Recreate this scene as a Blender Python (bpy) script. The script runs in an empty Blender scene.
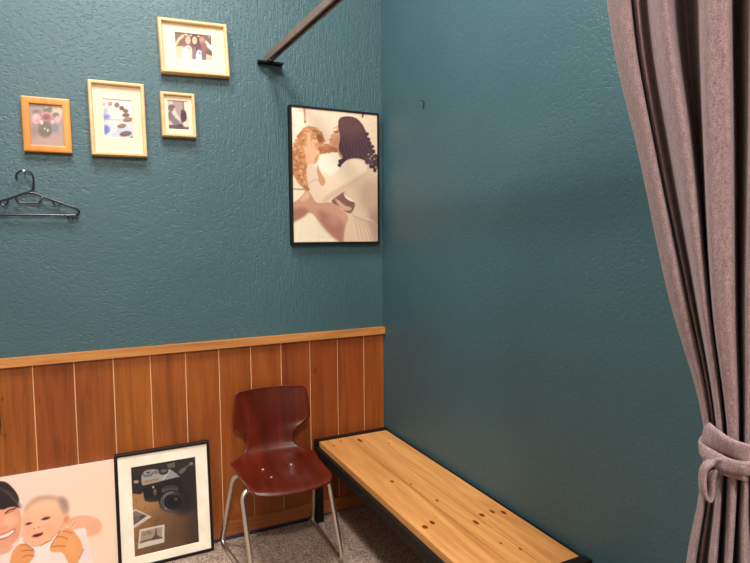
import bpy, bmesh, math, random
import numpy as np
from mathutils import Vector, Matrix

random.seed(4)
SC = bpy.context.scene
COL = SC.collection

# ------------------------------------------------------------------ helpers
def lin(c):
    c = np.asarray(c, float) / 255.0
    return np.where(c <= .04045, c / 12.92, ((c + .055) / 1.055) ** 2.4)

def rgba(c):
    l = lin(c)
    return (float(l[0]), float(l[1]), float(l[2]), 1.0)

def link(name, me, mat=None, parent=None, loc=None):
    o = bpy.data.objects.new(name, me)
    COL.objects.link(o)
    if mat is not None and me is not None:
        for m in (mat if isinstance(mat, (list, tuple)) else [mat]):
            me.materials.append(m)
    if parent is not None:
        o.parent = parent
    if loc is not None:
        o.location = loc
    return o

def finish(bm, name, mat, parent=None, loc=None, smooth=False, bevel=0, seg=2):
    if bevel:
        es = [e for e in bm.edges if len(e.link_faces) == 2 and e.calc_face_angle(0) > .6]
        bmesh.ops.bevel(bm, geom=es, offset=bevel, segments=seg, affect='EDGES', profile=.5)
    bmesh.ops.recalc_face_normals(bm, faces=bm.faces)
    me = bpy.data.meshes.new(name)
    bm.to_mesh(me); bm.free()
    if smooth:
        for p in me.polygons: p.use_smooth = True
    return link(name, me, mat, parent, loc)

def add_box(bm, x0, x1, y0, y1, z0, z1, mi=0):
    v = [bm.verts.new(p) for p in ((x0,y0,z0),(x1,y0,z0),(x1,y1,z0),(x0,y1,z0),(x0,y0,z1),(x1,y0,z1),(x1,y1,z1),(x0,y1,z1))]
    for f in ((0,3,2,1),(4,5,6,7),(0,1,5,4),(1,2,6,5),(2,3,7,6),(3,0,4,7)):
        fc = bm.faces.new([v[i] for i in f]); fc.material_index = mi
    return v

def catmull(pts, n=8, closed=False):
    P = [Vector(p) for p in pts]; out = []
    m = len(P)
    rng = range(m) if closed else range(m - 1)
    for i in rng:
        if closed:
            a, b, c, d = P[(i-1) % m], P[i], P[(i+1) % m], P[(i+2) % m]
        else:
            a, b, c, d = P[max(i-1,0)], P[i], P[i+1], P[min(i+2,m-1)]
        for k in range(n):
            t = k / n
            out.append(.5*((2*b)+(c-a)*t+(2*a-5*b+4*c-d)*t*t+(3*b-3*c+d-a)*t**3))
    if not closed: out.append(P[-1])
    return out

def fillet(pts, r, n=6):
    """round the inner corners of a polyline"""
    P = [Vector(p) for p in pts]; out = [P[0]]
    for i in range(1, len(P)-1):
        a, b, c = P[i-1], P[i], P[i+1]
        d1 = (a-b); d2 = (c-b); k = min(r, d1.length*.48, d2.length*.48)
        p = b + d1.normalized()*k; q = b + d2.normalized()*k
        for j in range(n+1):
            t = j/n
            out.append((1-t)**2*p + 2*t*(1-t)*b + t*t*q)
    out.append(P[-1])
    return out

def add_tube(bm, pts, r, seg=12, closed=False, caps=True, mi=0):
    """r: radius or list; round tube along points, rotation-minimising frame"""
    P = [Vector(p) for p in pts]; m = len(P)
    T = []
    for i in range(m):
        if closed: t = P[(i+1) % m]-P[i-1]
        else: t = P[min(i+1,m-1)]-P[max(i-1,0)]
        T.append(t.normalized())
    n = T[0].orthogonal().normalized(); rings = []
    for i in range(m):
        n = (n - T[i]*n.dot(T[i])).normalized(); b = T[i].cross(n)
        rr = r[i] if isinstance(r, (list, tuple)) else r
        rings.append([bm.verts.new(P[i]+(n*math.cos(a)+b*math.sin(a))*rr) for a in [2*math.pi*k/seg for k in range(seg)]])
    for i in range(m if closed else m-1):
        A, B = rings[i], rings[(i+1) % m]
        for k in range(seg):
            f = bm.faces.new((A[k], A[(k+1) % seg], B[(k+1) % seg], B[k])); f.material_index = mi; f.smooth = True
    if caps and not closed:
        bm.faces.new(rings[0][::-1]).material_index = mi; bm.faces.new(rings[-1]).material_index = mi

def add_ribbon(bm, pts, wdirs, w, th, closed=False):
    """a soft flat band: rounded-rectangle section swept along pts; wdirs = width direction per point"""
    P = [Vector(p) for p in pts]; m = len(P)
    prof = [(math.cos(a), math.sin(a)) for a in [2*math.pi*k/14 for k in range(14)]]
    rings = []
    for i in range(m):
        t = (P[(i+1) % m]-P[i-1]) if closed else (P[min(i+1,m-1)]-P[max(i-1,0)])
        t.normalize(); u = Vector(wdirs[i]); u = (u - t*u.dot(t)).normalized(); v = t.cross(u)
        ww = w[i] if isinstance(w, (list,tuple)) else w
        tt = th[i] if isinstance(th, (list,tuple)) else th
        rings.append([bm.verts.new(P[i] + u*(ww*.5*math.copysign(abs(c)**.6, c)) + v*(tt*.5*math.copysign(abs(s)**.8, s))) for c, s in prof])
    for i in range(m if closed else m-1):
        A, B = rings[i], rings[(i+1) % m]
        for k in range(14):
            bm.faces.new((A[k], A[(k+1) % 14], B[(k+1) % 14], B[k])).smooth = True
    if not closed:
        bm.faces.new(rings[0][::-1]); bm.faces.new(rings[-1])

def thing(name, label, cat, loc=(0,0,0), group=None):
    o = bpy.data.objects.new(name, None); COL.objects.link(o)
    o.empty_display_size = .05; o.location = loc
    return tag(o, label, cat, group)

def tag(o, label, cat, group=None):
    o['label'] = label; o['category'] = cat
    if group: o['group'] = group
    return o

def struct(o):
    o['kind'] = 'structure'; return o

# ------------------------------------------------------------------ materials
class N:
    def __init__(s, name):
        s.m = bpy.data.materials.new(name); s.m.use_nodes = True
        s.t = s.m.node_tree; s.b = s.t.nodes['Principled BSDF']
    def n(s, typ, **kw):
        x = s.t.nodes.new(typ)
        for k, v in kw.items():
            if k == 'ins':
                for a, b in v.items(): x.inputs[a].default_value = b
            else: setattr(x, k, v)
        return x
    def l(s, a, ai, b, bi): s.t.links.new(a.outputs[ai], b.inputs[bi])
    def coords(s, scale=(1,1,1), rot=(0,0,0), space='Object'):
        tc = s.n('ShaderNodeTexCoord'); mp = s.n('ShaderNodeMapping')
        mp.inputs['Scale'].default_value = scale; mp.inputs['Rotation'].default_value = rot
        s.l(tc, space, mp, 'Vector'); return mp
    def noise(s, vec, scale, detail=4, rough=.5, dist=0):
        x = s.n('ShaderNodeTexNoise', ins={'Scale': scale, 'Detail': detail, 'Roughness': rough, 'Distortion': dist})
        s.l(vec, 0, x, 'Vector'); return x
    def ramp(s, src, out, stops, interp='LINEAR'):
        r = s.n('ShaderNodeValToRGB'); r.color_ramp.interpolation = interp
        e = r.color_ramp.elements
        while len(e) < len(stops): e.new(.5)
        for el, (p, c) in zip(e, stops): el.position = p; el.color = c
        s.l(src, out, r, 'Fac'); return r
    def mix(s, a, b, fac, mode='MIX'):
        x = s.n('ShaderNodeMix', data_type='RGBA', blend_type=mode)
        for v, key in ((a, 6), (b, 7), (fac, 0)):
            if isinstance(v, tuple) and len(v) == 2 and not isinstance(v[0], (int, float)):
                s.t.links.new(v[0].outputs[v[1]], x.inputs[key])
            else: x.inputs[key].default_value = v
        return x
    def math(s, op, a, b=0.0):
        x = s.n('ShaderNodeMath', operation=op)
        for i, v in enumerate((a, b)):
            if isinstance(v, tuple): s.t.links.new(v[0].outputs[v[1]], x.inputs[i])
            else: x.inputs[i].default_value = v
        return x
    def bump(s, src, out, strength, dist):
        x = s.n('ShaderNodeBump', ins={'Strength': strength, 'Distance': dist})
        s.l(src, out, x, 'Height'); s.l(x, 'Normal', s.b, 'Normal'); return x
    def set(s, **kw):
        for k, v in kw.items(): s.b.inputs[k.replace('_', ' ')].default_value = v
        return s

def plain(name, c, rough=.5, metal=0, spec=.5, coat=0):
    k = N(name); mp = k.coords()
    nz = k.noise(mp, 9, 4)
    c = np.asarray(c, float)
    r = k.ramp(nz, 'Fac', [(.3, rgba(c*.94)), (.7, rgba(np.minimum(c*1.04, 255)))])
    k.l(r, 'Color', k.b, 'Base Color')
    k.set(Roughness=rough, Metallic=metal, Specular_IOR_Level=spec, Coat_Weight=coat)
    return k.m

def mat_wall(name, streak_x=None, amount=1.0):
    """teal paint over a knocked-down plaster skin with lumps and short drag marks"""
    k = N(name); mp = k.coords()
    big = k.noise(mp, 1.3, 3, .55)
    base = k.ramp(big, 'Fac', [(.3, rgba(WALL_A)), (.7, rgba(WALL_B))])
    k.l(base, 'Color', k.b, 'Base Color')
    a = k.noise(mp, 62, 3, .5, .2)
    mp2 = k.coords((1.0, 1.0, 1.7), (0, .35, .2))
    bb = k.noise(mp2, 58, 2, .45, .5)
    cr = k.ramp(bb, 'Fac', [(.36, (0,0,0,1)), (.43, (1,1,1,1))])          # sparse drag marks and pits
    msk = k.noise(mp, 2.6, 2, .5); mr = k.n('ShaderNodeMapRange', ins={'From Min': .35, 'From Max': .65, 'To Min': .35, 'To Max': 1.0}); k.l(msk, 'Fac', mr, 'Value')
    h = k.math('MULTIPLY', (a, 'Fac'), .42)
    h2 = k.math('MULTIPLY', (cr, 'Color'), (mr, 0))
    h2 = k.math('MULTIPLY', (h2, 0), .55)
    s = k.math('ADD', (h, 0), (h2, 0))
    if streak_x is not None:                                                # vertical brush streaks near the corner
        mp3 = k.coords((1.0, 1.0, .09))
        st = k.noise(mp3, 150, 2, .5, .2)
        mp4 = k.coords((.55, 1, .35))
        pn = k.noise(mp4, 3.0, 2)
        sx = k.n('ShaderNodeSeparateXYZ'); tc = k.n('ShaderNodeTexCoord'); k.l(tc, 'Object', sx, 0)
        gx = k.n('ShaderNodeMapRange', ins={'From Min': -1.25, 'From Max': -.55}); k.l(sx, 'X', gx, 'Value')
        pw = k.math('MULTIPLY', (pn, 'Fac'), (gx, 0))
        pw2 = k.math('MULTIPLY', (pw, 0), 1.9)
        mm = k.math('MULTIPLY', (st, 'Fac'), (pw2, 0))
        s = k.math('ADD', (s, 0), (mm, 0))
    k.bump(s, 0, WALL_BUMP*amount, .008)
    k.set(Roughness=.47, Specular_IOR_Level=.5)
    return k.m

def wood_lines(k, axis, scale, stretch=14., dist=1.2):
    """vector stretched along one axis -> noise with grain lines"""
    sc = [scale]*3; sc[axis] = scale/stretch
    mp = k.coords(tuple(sc)); return mp

def mat_panel():
    k = N('varnished_panel_wood')
    tc = k.n('ShaderNodeTexCoord'); sx = k.n('ShaderNodeSeparateXYZ'); k.l(tc, 'Object', sx, 0)
    q = k.math('DIVIDE', (sx, 'X'), .1552); q = k.math('ADD', (q, 0), .786); fl = k.math('FLOOR', (q, 0))
    wn = k.n('ShaderNodeTexWhiteNoise', noise_dimensions='1D'); k.l(fl, 0, wn, 'W')
    off = k.math('MULTIPLY', (wn, 'Value'), 37.0)
    cb = k.n('ShaderNodeCombineXYZ'); k.l(off, 0, cb, 'Z'); k.l(off, 0, cb, 'Y')
    va = k.n('ShaderNodeVectorMath', operation='ADD'); k.l(tc, 'Object', va, 0); k.l(cb, 0, va, 1)
    mp = k.n('ShaderNodeMapping'); mp.inputs['Scale'].default_value = (7, 7, .55); k.l(va, 0, mp, 'Vector')
    g = k.noise(mp, 2.2, 6, .62, .9)
    mpf = k.n('ShaderNodeMapping'); mpf.inputs['Scale'].default_value = (60, 60, 1.6); k.l(va, 0, mpf, 'Vector')
    f = k.noise(mpf, 3, 4, .6, .2)
    c1 = k.ramp(g, 'Fac', [(.2, rgba((108,52,16))), (.5, rgba((146,76,24))), (.8, rgba((168,95,36)))])
    fr = k.ramp(f, 'Fac', [(.25, rgba((196,186,176))), (.6, (1,1,1,1))])
    m = k.mix((c1, 'Color'), (fr, 'Color'), .55, 'MULTIPLY')
    hv = k.n('ShaderNodeHueSaturation', ins={'Saturation': 1.0})
    vv = k.n('ShaderNodeMapRange', ins={'To Min': .8, 'To Max': 1.18}); k.l(wn, 'Value', vv, 'Value')
    hh = k.n('ShaderNodeMapRange', ins={'To Min': .493, 'To Max': .507}); k.l(wn, 'Value', hh, 'Value')
    k.l(vv, 0, hv, 'Value'); k.l(hh, 0, hv, 'Hue'); k.l(m, 2, hv, 'Color')
    # little dark flecks
    mps = k.n('ShaderNodeMapping'); mps.inputs['Scale'].default_value = (26, 26, 7); k.l(va, 0, mps, 'Vector')
    sp = k.noise(mps, 2.2, 2, .5); sr = k.ramp(sp, 'Fac', [(.24, rgba((120,80,60))), (.31, (1,1,1,1))])
    m2 = k.mix((hv, 'Color'), (sr, 'Color'), .7, 'MULTIPLY')
    k.l(m2, 2, k.b, 'Base Color')
    k.bump(f, 'Fac', .12, .002)
    k.set(Roughness=.42, Specular_IOR_Level=.45)
    return k.m

def mat_wood(name, axis, dark, mid, light, rough=.45, ring=2.4, fine=55, spec=.4, knots=None, coat=0):
    k = N(name)
    sc = [ring*4]*3
    for ai in (axis if isinstance(axis, tuple) else (axis,)): sc[ai] = ring*.35
    mp = k.coords(tuple(sc)); g = k.noise(mp, 1.0, 5, .6, 1.4)
    c = k.ramp(g, 'Fac', [(.28, rgba(dark)), (.5, rgba(mid)), (.72, rgba(light))])
    sc = [fine]*3
    for ai in (axis if isinstance(axis, tuple) else (axis,)): sc[ai] = fine*.03
    mp2 = k.coords(tuple(sc)); f = k.noise(mp2, 2.0, 4, .6, .3)
    fr = k.ramp(f, 'Fac', [(.3, rgba((214,202,190))), (.6, (1,1,1,1))])
    m = k.mix((c, 'Color'), (fr, 'Color'), .5, 'MULTIPLY')
    last = (m, 2)
    if knots:
        tc = k.n('ShaderNodeTexCoord')
        for (kx, ky, r, ecc) in knots:
            sb = k.n('ShaderNodeVectorMath', operation='SUBTRACT'); k.l(tc, 'Object', sb, 0); sb.inputs[1].default_value = (kx, ky, 0)
            ml = k.n('ShaderNodeVectorMath', operation='MULTIPLY'); k.l(sb, 0, ml, 0); ml.inputs[1].default_value = (1/r, ecc/r, 0)
            ln = k.n('ShaderNodeVectorMath', operation='LENGTH'); k.l(ml, 0, ln, 0)
            kr = k.ramp(ln, 'Value', [(0, rgba((128,76,34))), (.6, rgba((150,92,44))), (1.0, (1,1,1,1))])
            kr.color_ramp.elements.new(.8).color = rgba((226,196,160))
            mm = k.mix(last, (kr, 'Color'), 1.0, 'MULTIPLY'); last = (mm, 2)
    k.t.links.new(last[0].outputs[last[1]], k.b.inputs['Base Color'])
    k.bump(f, 'Fac', .1, .0015)
    k.set(Roughness=rough, Specular_IOR_Level=spec, Coat_Weight=coat)
    return k.m

def mat_floor():
    k = N('speckled_stone_floor'); mp = k.coords()
    v = k.n('ShaderNodeTexVoronoi', feature='F1', ins={'Scale': 210.0, 'Randomness': 1.0}); k.l(mp, 0, v, 'Vector')
    sepc = k.n('ShaderNodeSeparateColor'); k.l(v, 'Color', sepc, 0)
    c = k.ramp(sepc, 'Red', [(0, rgba((84,70,62))), (.25, rgba((150,130,116))), (.7, rgba((182,162,146))), (1, rgba((214,196,180)))])
    n2 = k.noise(mp, 230, 1, .4); r2 = k.ramp(n2, 'Fac', [(.33, rgba((78,64,58))), (.41, (1,1,1,1))])
    m = k.mix((c, 'Color'), (r2, 'Color'), .75, 'MULTIPLY')
    big = k.noise(mp, 3.2, 4, .6); rb = k.ramp(big, 'Fac', [(.3, rgba((205,200,196))), (.65, (1,1,1,1))])
    m2 = k.mix((m, 2), (rb, 'Color'), .8, 'MULTIPLY')
    k.l(m2, 2, k.b, 'Base Color')
    k.bump(n2, 'Fac', .25, .002)
    k.set(Roughness=.62, Specular_IOR_Level=.3)
    return k.m

def mat_fabric(name, c):
    k = N(name); mp = k.coords((1,1,1))
    w = k.noise(mp, 420, 2, .6); c = np.array(c, float)
    r = k.ramp(w, 'Fac', [(.3, rgba(c*.8)), (.5, rgba(c)), (.7, rgba(np.minimum(c*1.14, 255)))])
    b = k.noise(k.coords((1,1,.4)), 130, 3, .6)
    rb = k.ramp(b, 'Fac', [(.3, rgba((216,210,210))), (.65, (1,1,1,1))])
    m = k.mix((r, 'Color'), (rb, 'Color'), .8, 'MULTIPLY')
    k.l(m, 2, k.b, 'Base Color')
    k.bump(w, 'Fac', .3, .001)
    k.set(Roughness=.9, Specular_IOR_Level=.15, Sheen_Weight=.12)
    return k.m

def mat_print(name, rough=.35, spec=.4):
    k = N(name); a = k.n('ShaderNodeAttribute', attribute_name='ink'); k.l(a, 'Color', k.b, 'Base Color')
    k.set(Roughness=rough, Specular_IOR_Level=spec); return k.m

WALL_A = (53, 85, 92); WALL_B = (59, 92, 99); WALL_BUMP = .45
M = {}
M['wall_back'] = mat_wall('teal_plaster_streaked', 1)
M['wall_right'] = mat_wall('teal_plaster', None, .68)
M['panel'] = mat_panel()
M['rail_wood'] = mat_wood('honey_trim_wood', 0, (160,104,52), (190,130,70), (208,150,88), .42)
M['base_wood'] = mat_wood('brown_baseboard_wood', 0, (130,74,36), (156,92,46), (172,106,56), .45)
M['groove'] = plain('pale_joint_strip', (222,186,142), .7)
M['floor'] = mat_floor()
M['ceiling'] = plain('white_ceiling_paint', (222,216,206), .9, spec=.2)
M['offwhite'] = plain('offwhite_room_paint', (196,186,172), .9, spec=.2)
M['frame_pale'] = mat_wood('pale_maple_frame', 0, (214,168,116), (228,186,136), (238,200,152), .4, fine=80)
M['frame_amber'] = mat_wood('amber_pine_frame', 2, (188,116,42), (208,134,54), (222,150,70), .4, fine=80)
M['frame_black'] = plain('black_satin_frame', (16,13,12), .55, spec=.3)
M['mat'] = plain('cream_mat_board', (238,214,180), .85, spec=.2)
M['mat_white'] = plain('ivory_mat_board', (252,240,220), .85, spec=.2)
M['print'] = mat_print('photo_print', .4)
M['print_matte'] = mat_print('matte_photo_print', .55, .3)
M['edge_white'] = plain('white_board_edge', (226,214,200), .7)
M['back_board'] = plain('grey_backing_board', (120,104,88), .8)
M['black_steel'] = plain('black_painted_steel', (17,14,13), .6, spec=.25)
M['black_plastic'] = plain('black_glossy_plastic', (16,16,17), .25, spec=.6)
M['chrome'] = plain('brushed_chrome', (222,214,204), .34, metal=1)
M['screw'] = plain('bright_screw_head', (226,222,214), .3, metal=.6)
M['rail_steel'] = plain('brown_grey_steel', (122,106,97), .5, metal=.25)
M['fabric'] = mat_fabric('heather_taupe_fabric', (142,121,121))
M['bag'] = plain('black_leather', (14,13,14), .5)
M['cable'] = plain('purple_blue_cable_sheath', (46,34,92), .35)
M['gap_black'] = plain('black_gap_strip', (18,16,22), .5)
M['chair_wood'] = mat_wood('red_brown_moulded_plywood', (1, 2), (52,13,4), (80,22,7), (106,34,11), .32, ring=2.0, fine=50, spec=.28, coat=.12)
M['ply_edge'] = mat_wood('plywood_edge', 0, (112,64,38), (140,84,52), (160,100,64), .5)
KN = [(-.376,-1.058,.013,.75),(-.335,-1.042,.011,.6),(-.136,-1.079,.012,.7),(-.19,-1.114,.010,.45),(-.224,-.9,.007,.6),
      (-.241,-.72,.006,.6),(-.30,-.66,.009,.6),(-.05,-1.10,.010,.5),(-.085,-1.075,.008,.4),(-.365,-.15,.008,.9),(-.31,-.105,.008,.8),(-.215,-.14,.010,.25),
      (-.10,-.25,.006,.6),(-.165,-1.33,.006,.6),(-.2,-1.27,.005,.6)]
M['board'] = mat_wood('oiled_spruce_board', 1, (172,112,56), (198,141,80), (216,163,102), .5, ring=2.6, fine=46, spec=.3, knots=KN)
M['dark_hook'] = plain('dark_bronze_hook', (40,40,38), .5)

# ------------------------------------------------------------------ printed photographs (drawn ink on a fine mesh)
def homog(src, dst):
    A = []; b = []
    for (x, y), (u, v) in zip(src, dst):
        A.append([x, y, 1, 0, 0, 0, -u*x, -u*y]); b.append(u)
        A.append([0, 0, 0, x, y, 1, -v*x, -v*y]); b.append(v)
    return np.append(np.linalg.solve(np.array(A, float), np.array(b, float)), 1).reshape(3, 3)

class Ink:
    """a drawing surface; shapes are given in the units of a sketch whose four corners are the print's corners"""
    def __init__(s, corners, nx, ny, base):
        Hm = homog([(0,1),(1,1),(1,0),(0,0)], corners)
        u, v = np.meshgrid(np.linspace(0,1,nx+1), np.linspace(0,1,ny+1))
        q = np.stack([u.ravel(), v.ravel(), np.ones(u.size)]); p = Hm @ q
        s.X = p[0]/p[2]; s.Y = p[1]/p[2]; s.nx, s.ny = nx, ny
        s.C = np.tile(np.array(base, float), (s.X.size, 1)); s.rng = np.random.RandomState(7)
    def put(s, a, c):
        a = np.clip(a, 0, 1)[:, None]; s.C = s.C*(1-a) + np.array(c, float)*a
    def grad(s, p0, c0, p1, c1, mask=None):
        d = np.array(p1, float)-p0; t = np.clip(((s.X-p0[0])*d[0]+(s.Y-p0[1])*d[1])/(d@d), 0, 1)[:, None]
        g = np.array(c0)*(1-t)+np.array(c1)*t
        if mask is None: s.C = g
        else: s.C = s.C*(1-mask[:, None]) + g*mask[:, None]
    def m_ell(s, cx, cy, rx, ry, ang=0, soft=4):
        a = math.radians(ang); x = s.X-cx; y = s.Y-cy
        u = (x*math.cos(a)+y*math.sin(a))/rx; v = (-x*math.sin(a)+y*math.cos(a))/ry
        return np.clip(.5+(1-np.hypot(u, v))*min(rx, ry)/soft, 0, 1)
    def ell(s, cx, cy, rx, ry, c, ang=0, soft=4, a=1): s.put(s.m_ell(cx, cy, rx, ry, ang, soft)*a, c)
    def m_poly(s, pts, soft=4, sm=1):
        P = [np.array(p, float) for p in pts]
        for _ in range(sm):
            Q = []
            for i in range(len(P)):
                a, b = P[i], P[(i+1) % len(P)]; Q += [a*.75+b*.25, a*.25+b*.75]
            P = Q
        ins = np.zeros(s.X.size, bool); d = np.full(s.X.size, 1e9)
        for i in range(len(P)):
            (x0, y0), (x1, y1) = P[i], P[(i+1) % len(P)]
            if y0 != y1:
                c = (s.Y < y0) != (s.Y < y1)
                ins ^= c & (s.X < (x1-x0)*(s.Y-y0)/(y1-y0)+x0)
            dx, dy = x1-x0, y1-y0; L = dx*dx+dy*dy
            if L == 0: continue
            t = np.clip(((s.X-x0)*dx+(s.Y-y0)*dy)/L, 0, 1)
            d = np.minimum(d, np.hypot(s.X-x0-t*dx, s.Y-y0-t*dy))
        return np.clip(.5+np.where(ins, d, -d)/soft, 0, 1)
    def poly(s, pts, c, soft=4, a=1, sm=1): s.put(s.m_poly(pts, soft, sm)*a, c)
    def line(s, pts, w, c, soft=3, a=1):
        d = np.full(s.X.size, 1e9)
        for (x0, y0), (x1, y1) in zip(pts[:-1], pts[1:]):
            dx, dy = x1-x0, y1-y0; L = dx*dx+dy*dy+1e-9
            t = np.clip(((s.X-x0)*dx+(s.Y-y0)*dy)/L, 0, 1)
            d = np.minimum(d, np.hypot(s.X-x0-t*dx, s.Y-y0-t*dy))
        s.put(np.clip(.5+(w*.5-d)/soft, 0, 1)*a, c)
    def curls(s, mask, n, r, cs, box, a=.6):
        for _ in range(n):
            x = s.rng.uniform(box[0], box[2]); y = s.rng.uniform(box[1], box[3]); c = cs[s.rng.randint(len(cs))]
            s.put(s.m_ell(x, y, r*s.rng.uniform(.5, 1.3), r*s.rng.uniform(.3, .8), s.rng.uniform(0, 180), r)*a*mask, c)
    def build(s, name, w, h, mat, parent, loc, rot=None, gain=1.0, sat=1.0):
        """sheet in the local XZ plane facing -Y, lower left corner at loc"""
        nx, ny = s.nx, s.ny
        u, v = np.meshgrid(np.linspace(0, w, nx+1), np.linspace(0, h, ny+1))
        co = np.zeros((u.size, 3)); co[:, 0] = u.ravel(); co[:, 2] = v.ravel()
        idx = np.arange((nx+1)*(ny+1)).reshape(ny+1, nx+1)
        f = np.stack([idx[:-1,:-1], idx[:-1,1:], idx[1:,1:], idx[1:,:-1]], -1).reshape(-1, 4)
        me = bpy.data.meshes.new(name); me.from_pydata(co.tolist(), [], f.tolist()); me.update()
        at = me.attributes.new('ink', 'FLOAT_COLOR', 'POINT')
        g = s.C.mean(1, keepdims=True); c = np.clip((g+(s.C-g)*sat)*gain, 0, 250); L = lin(c)
        L = np.clip(L, 0.004, .92)
        at.data.foreach_set('color', np.concatenate([L, np.ones((len(L), 1))], 1).astype(np.float32).ravel())
        o = link(name, me, mat, parent, loc)
        return o

def ink_poster():
    k = Ink([(31.8,27.9),(677.5,93.0),(683.6,1043.0),(49.9,1048.9)], 170, 250, (238,216,186))
    k.grad((60,40), (244,226,198), (640,300), (226,200,170))
    k.poly([(215,20),(335,20),(350,560),(225,560)], (228,204,172), 40, .6, 0)
    k.ell(320, 440, 110, 100, (236,230,206), 0, 50)
    k.ell(60, 200, 60, 160, (250,238,214), 10, 70, .7)
    for i in range(5): k.line([(600,180+i*55),(690,130+i*60)], 8, (214,188,158), 8, .5)
    for i in range(4): k.line([(40,90+i*70),(120,120+i*66)], 9, (226,204,176), 9, .5)
    k.line([(132,38),(137,150)], 11, (196,128,98), 6, .9); k.ell(136, 142, 8, 8, (150,100,70))
    for i in range(6): k.line([(62+i*12,57+i*1.2),(68+i*12,58+i*1.2)], 4, (170,140,118), 3, .7)
    k.line([(572,80),(570,98),(566,108)], 11, (60,48,44), 4)
    # bed linen
    k.poly([(30,640),(160,640),(230,800),(420,1060),(20,1060)], (236,222,192), 10, 1, 0)
    k.line([(45,648),(150,652)], 12, (150,128,110), 8, .8)
    for p in ([(230,840),(240,1045)], [(225,1012),(390,1010)], [(120,880),(90,1040)]): k.line(p, 6, (222,206,174), 6, .7)
    # torso
    k.poly([(440,440),(500,412),(560,425),(615,470),(660,520),(690,580),(700,1060),(425,1060),(430,960),(450,850),(500,800),(520,740),(450,700),(425,660)], (216,188,158), 6)
    k.poly([(560,600),(690,560),(700,880),(600,830),(540,760)], (198,166,138), 60, .8)
    k.poly([(600,830),(700,780),(700,1060),(600,1060)], (176,136,122), 60, .8)
    # shade under the arm, and the other forearm
    k.poly([(320,750),(380,690),(425,650),(450,710),(520,745),(490,830),(450,830),(400,780)], (128,86,78), 10)
    k.poly([(355,715),(395,735),(430,770),(480,785),(490,800),(450,815),(415,795),(380,760)], (206,156,132), 8)
    k.poly([(425,655),(440,700),(500,735),(518,748),(470,738),(430,705)], (246,226,206), 5)
    # thigh and knee
    k.poly([(150,640),(185,690),(230,758),(330,742),(400,790),(468,850),(445,930),(425,1050),(400,1048),(320,985),(245,895),(172,812),(120,860),(30,905),(30,760),(80,730),(120,690)], (200,146,118), 5)
    k.poly([(230,800),(330,840),(440,900),(425,1050),(400,1048),(320,985),(245,895)], (166,112,96), 45, .9)
    k.poly([(30,800),(120,780),(168,812),(120,860),(30,905)], (160,108,88), 35, .9)
    k.poly([(150,650),(180,700),(140,740),(90,735)], (232,184,148), 25, .8)
    k.ell(350, 880, 50, 40, (196,140,122), 30, 40, .6)
    # skirt
    k.poly([(468,850),(520,830),(700,900),(700,1060),(425,1060),(432,950)], (216,188,158), 8)
    for i in range(8):
        k.line([(500+i*16,850+i*6),(520+i*26,920+i*8),(540+i*30,1030)], 5, (178,142,120), 6, .7)
    k.poly([(620,870),(700,850),(700,1060),(640,1060)], (168,126,114), 50, .6)
    k.line([(470,800),(500,850),(640,900)], 6, (176,140,118), 6, .7)
    # dog
    dog = [(165,186),(215,196),(255,232),(276,288),(245,320),(225,390),(150,450),(142,560),(158,650),(125,625),(88,590),(52,530),(42,430),(48,340),(88,255),(128,205)]
    dm = k.m_poly(dog, 8); k.put(dm, (200,134,84))
    for i in range(len(dog)):
        (xa, ya), (xb, yb) = dog[i], dog[(i+1) % len(dog)]
        for t in (0, .33, .66): k.ell(xa+(xb-xa)*t, ya+(yb-ya)*t, 15, 12, [(196,128,78),(214,150,98),(184,114,66)][i % 3], 40*i, 6)
    dm = np.maximum(dm, 0)
    k.curls(dm, 320, 13, [(160,92,52),(230,172,118),(182,110,64),(244,198,148),(214,148,94)], (40,180,280,650), .75)
    k.poly([(235,225),(270,262),(272,295),(238,300),(218,262)], (142,82,50), 8, .85)
    k.poly([(225,340),(262,318),(300,308),(345,325),(398,335),(395,372),(330,370),(265,384),(232,392)], (178,108,66), 7)
    k.line([(262,322),(335,326)], 9, (228,172,116), 6)
    k.curls(k.m_poly([(225,340),(300,308),(398,335),(395,372),(232,392)], 8), 25, 14, [(140,78,44),(206,138,86)], (225,310,395,390), .6)
    k.poly([(228,450),(250,520),(298,590),(268,632),(240,604),(222,530)], (208,150,104), 6)
    # hand held against the dog
    k.poly([(118,318),(140,340),(150,250),(162,214),(176,252),(184,300),(200,262),(214,296),(214,345),(246,362),(240,402),(206,470),(142,468),(140,390)], (232,176,132), 5)
    for p in ([(150,250),(152,330)], [(180,270),(184,340)], [(208,290),(206,350)]): k.line(p, 5, (190,128,88), 4, .8)
    k.poly([(210,410),(245,380),(236,430),(205,470)], (190,126,90), 12, .7)
    # neck and face
    k.poly([(375,320),(430,300),(450,420),(405,420),(380,372)], (192,132,100), 6)
    k.poly([(402,110),(384,160),(378,196),(352,228),(325,243),(332,262),(317,276),(326,288),(319,304),(334,325),(366,336),(400,348),(440,300),(440,150)], (212,150,114), 5)
    k.poly([(360,260),(410,230),(410,340),(370,332),(340,318)], (192,124,94), 25, .7)
    k.line([(354,216),(372,224),(386,212)], 8, (84,52,48), 4); k.line([(352,192),(382,178)], 6, (140,94,74), 5, .7)
    k.line([(318,276),(338,282)], 6, (168,88,80), 4, .8)
    # hair
    hair = [(388,118),(440,100),(510,108),(560,150),(596,220),(610,290),(640,345),(650,390),(678,440),(690,490),(655,508),(610,455),(570,425),(500,416),(450,428),(415,462),(392,482),(388,432),(428,412),(395,372),(388,330),(402,260),(384,180)]
    hm = k.m_poly(hair, 5); k.put(hm, (74,46,54))
    k.put(hm*k.m_ell(470, 170, 110, 80, 20, 70)*.75, (112,70,62)); k.put(hm*k.m_ell(500, 330, 120, 90, 0, 70)*.5, (62,42,62))
    rs = np.random.RandomState(5)
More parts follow.
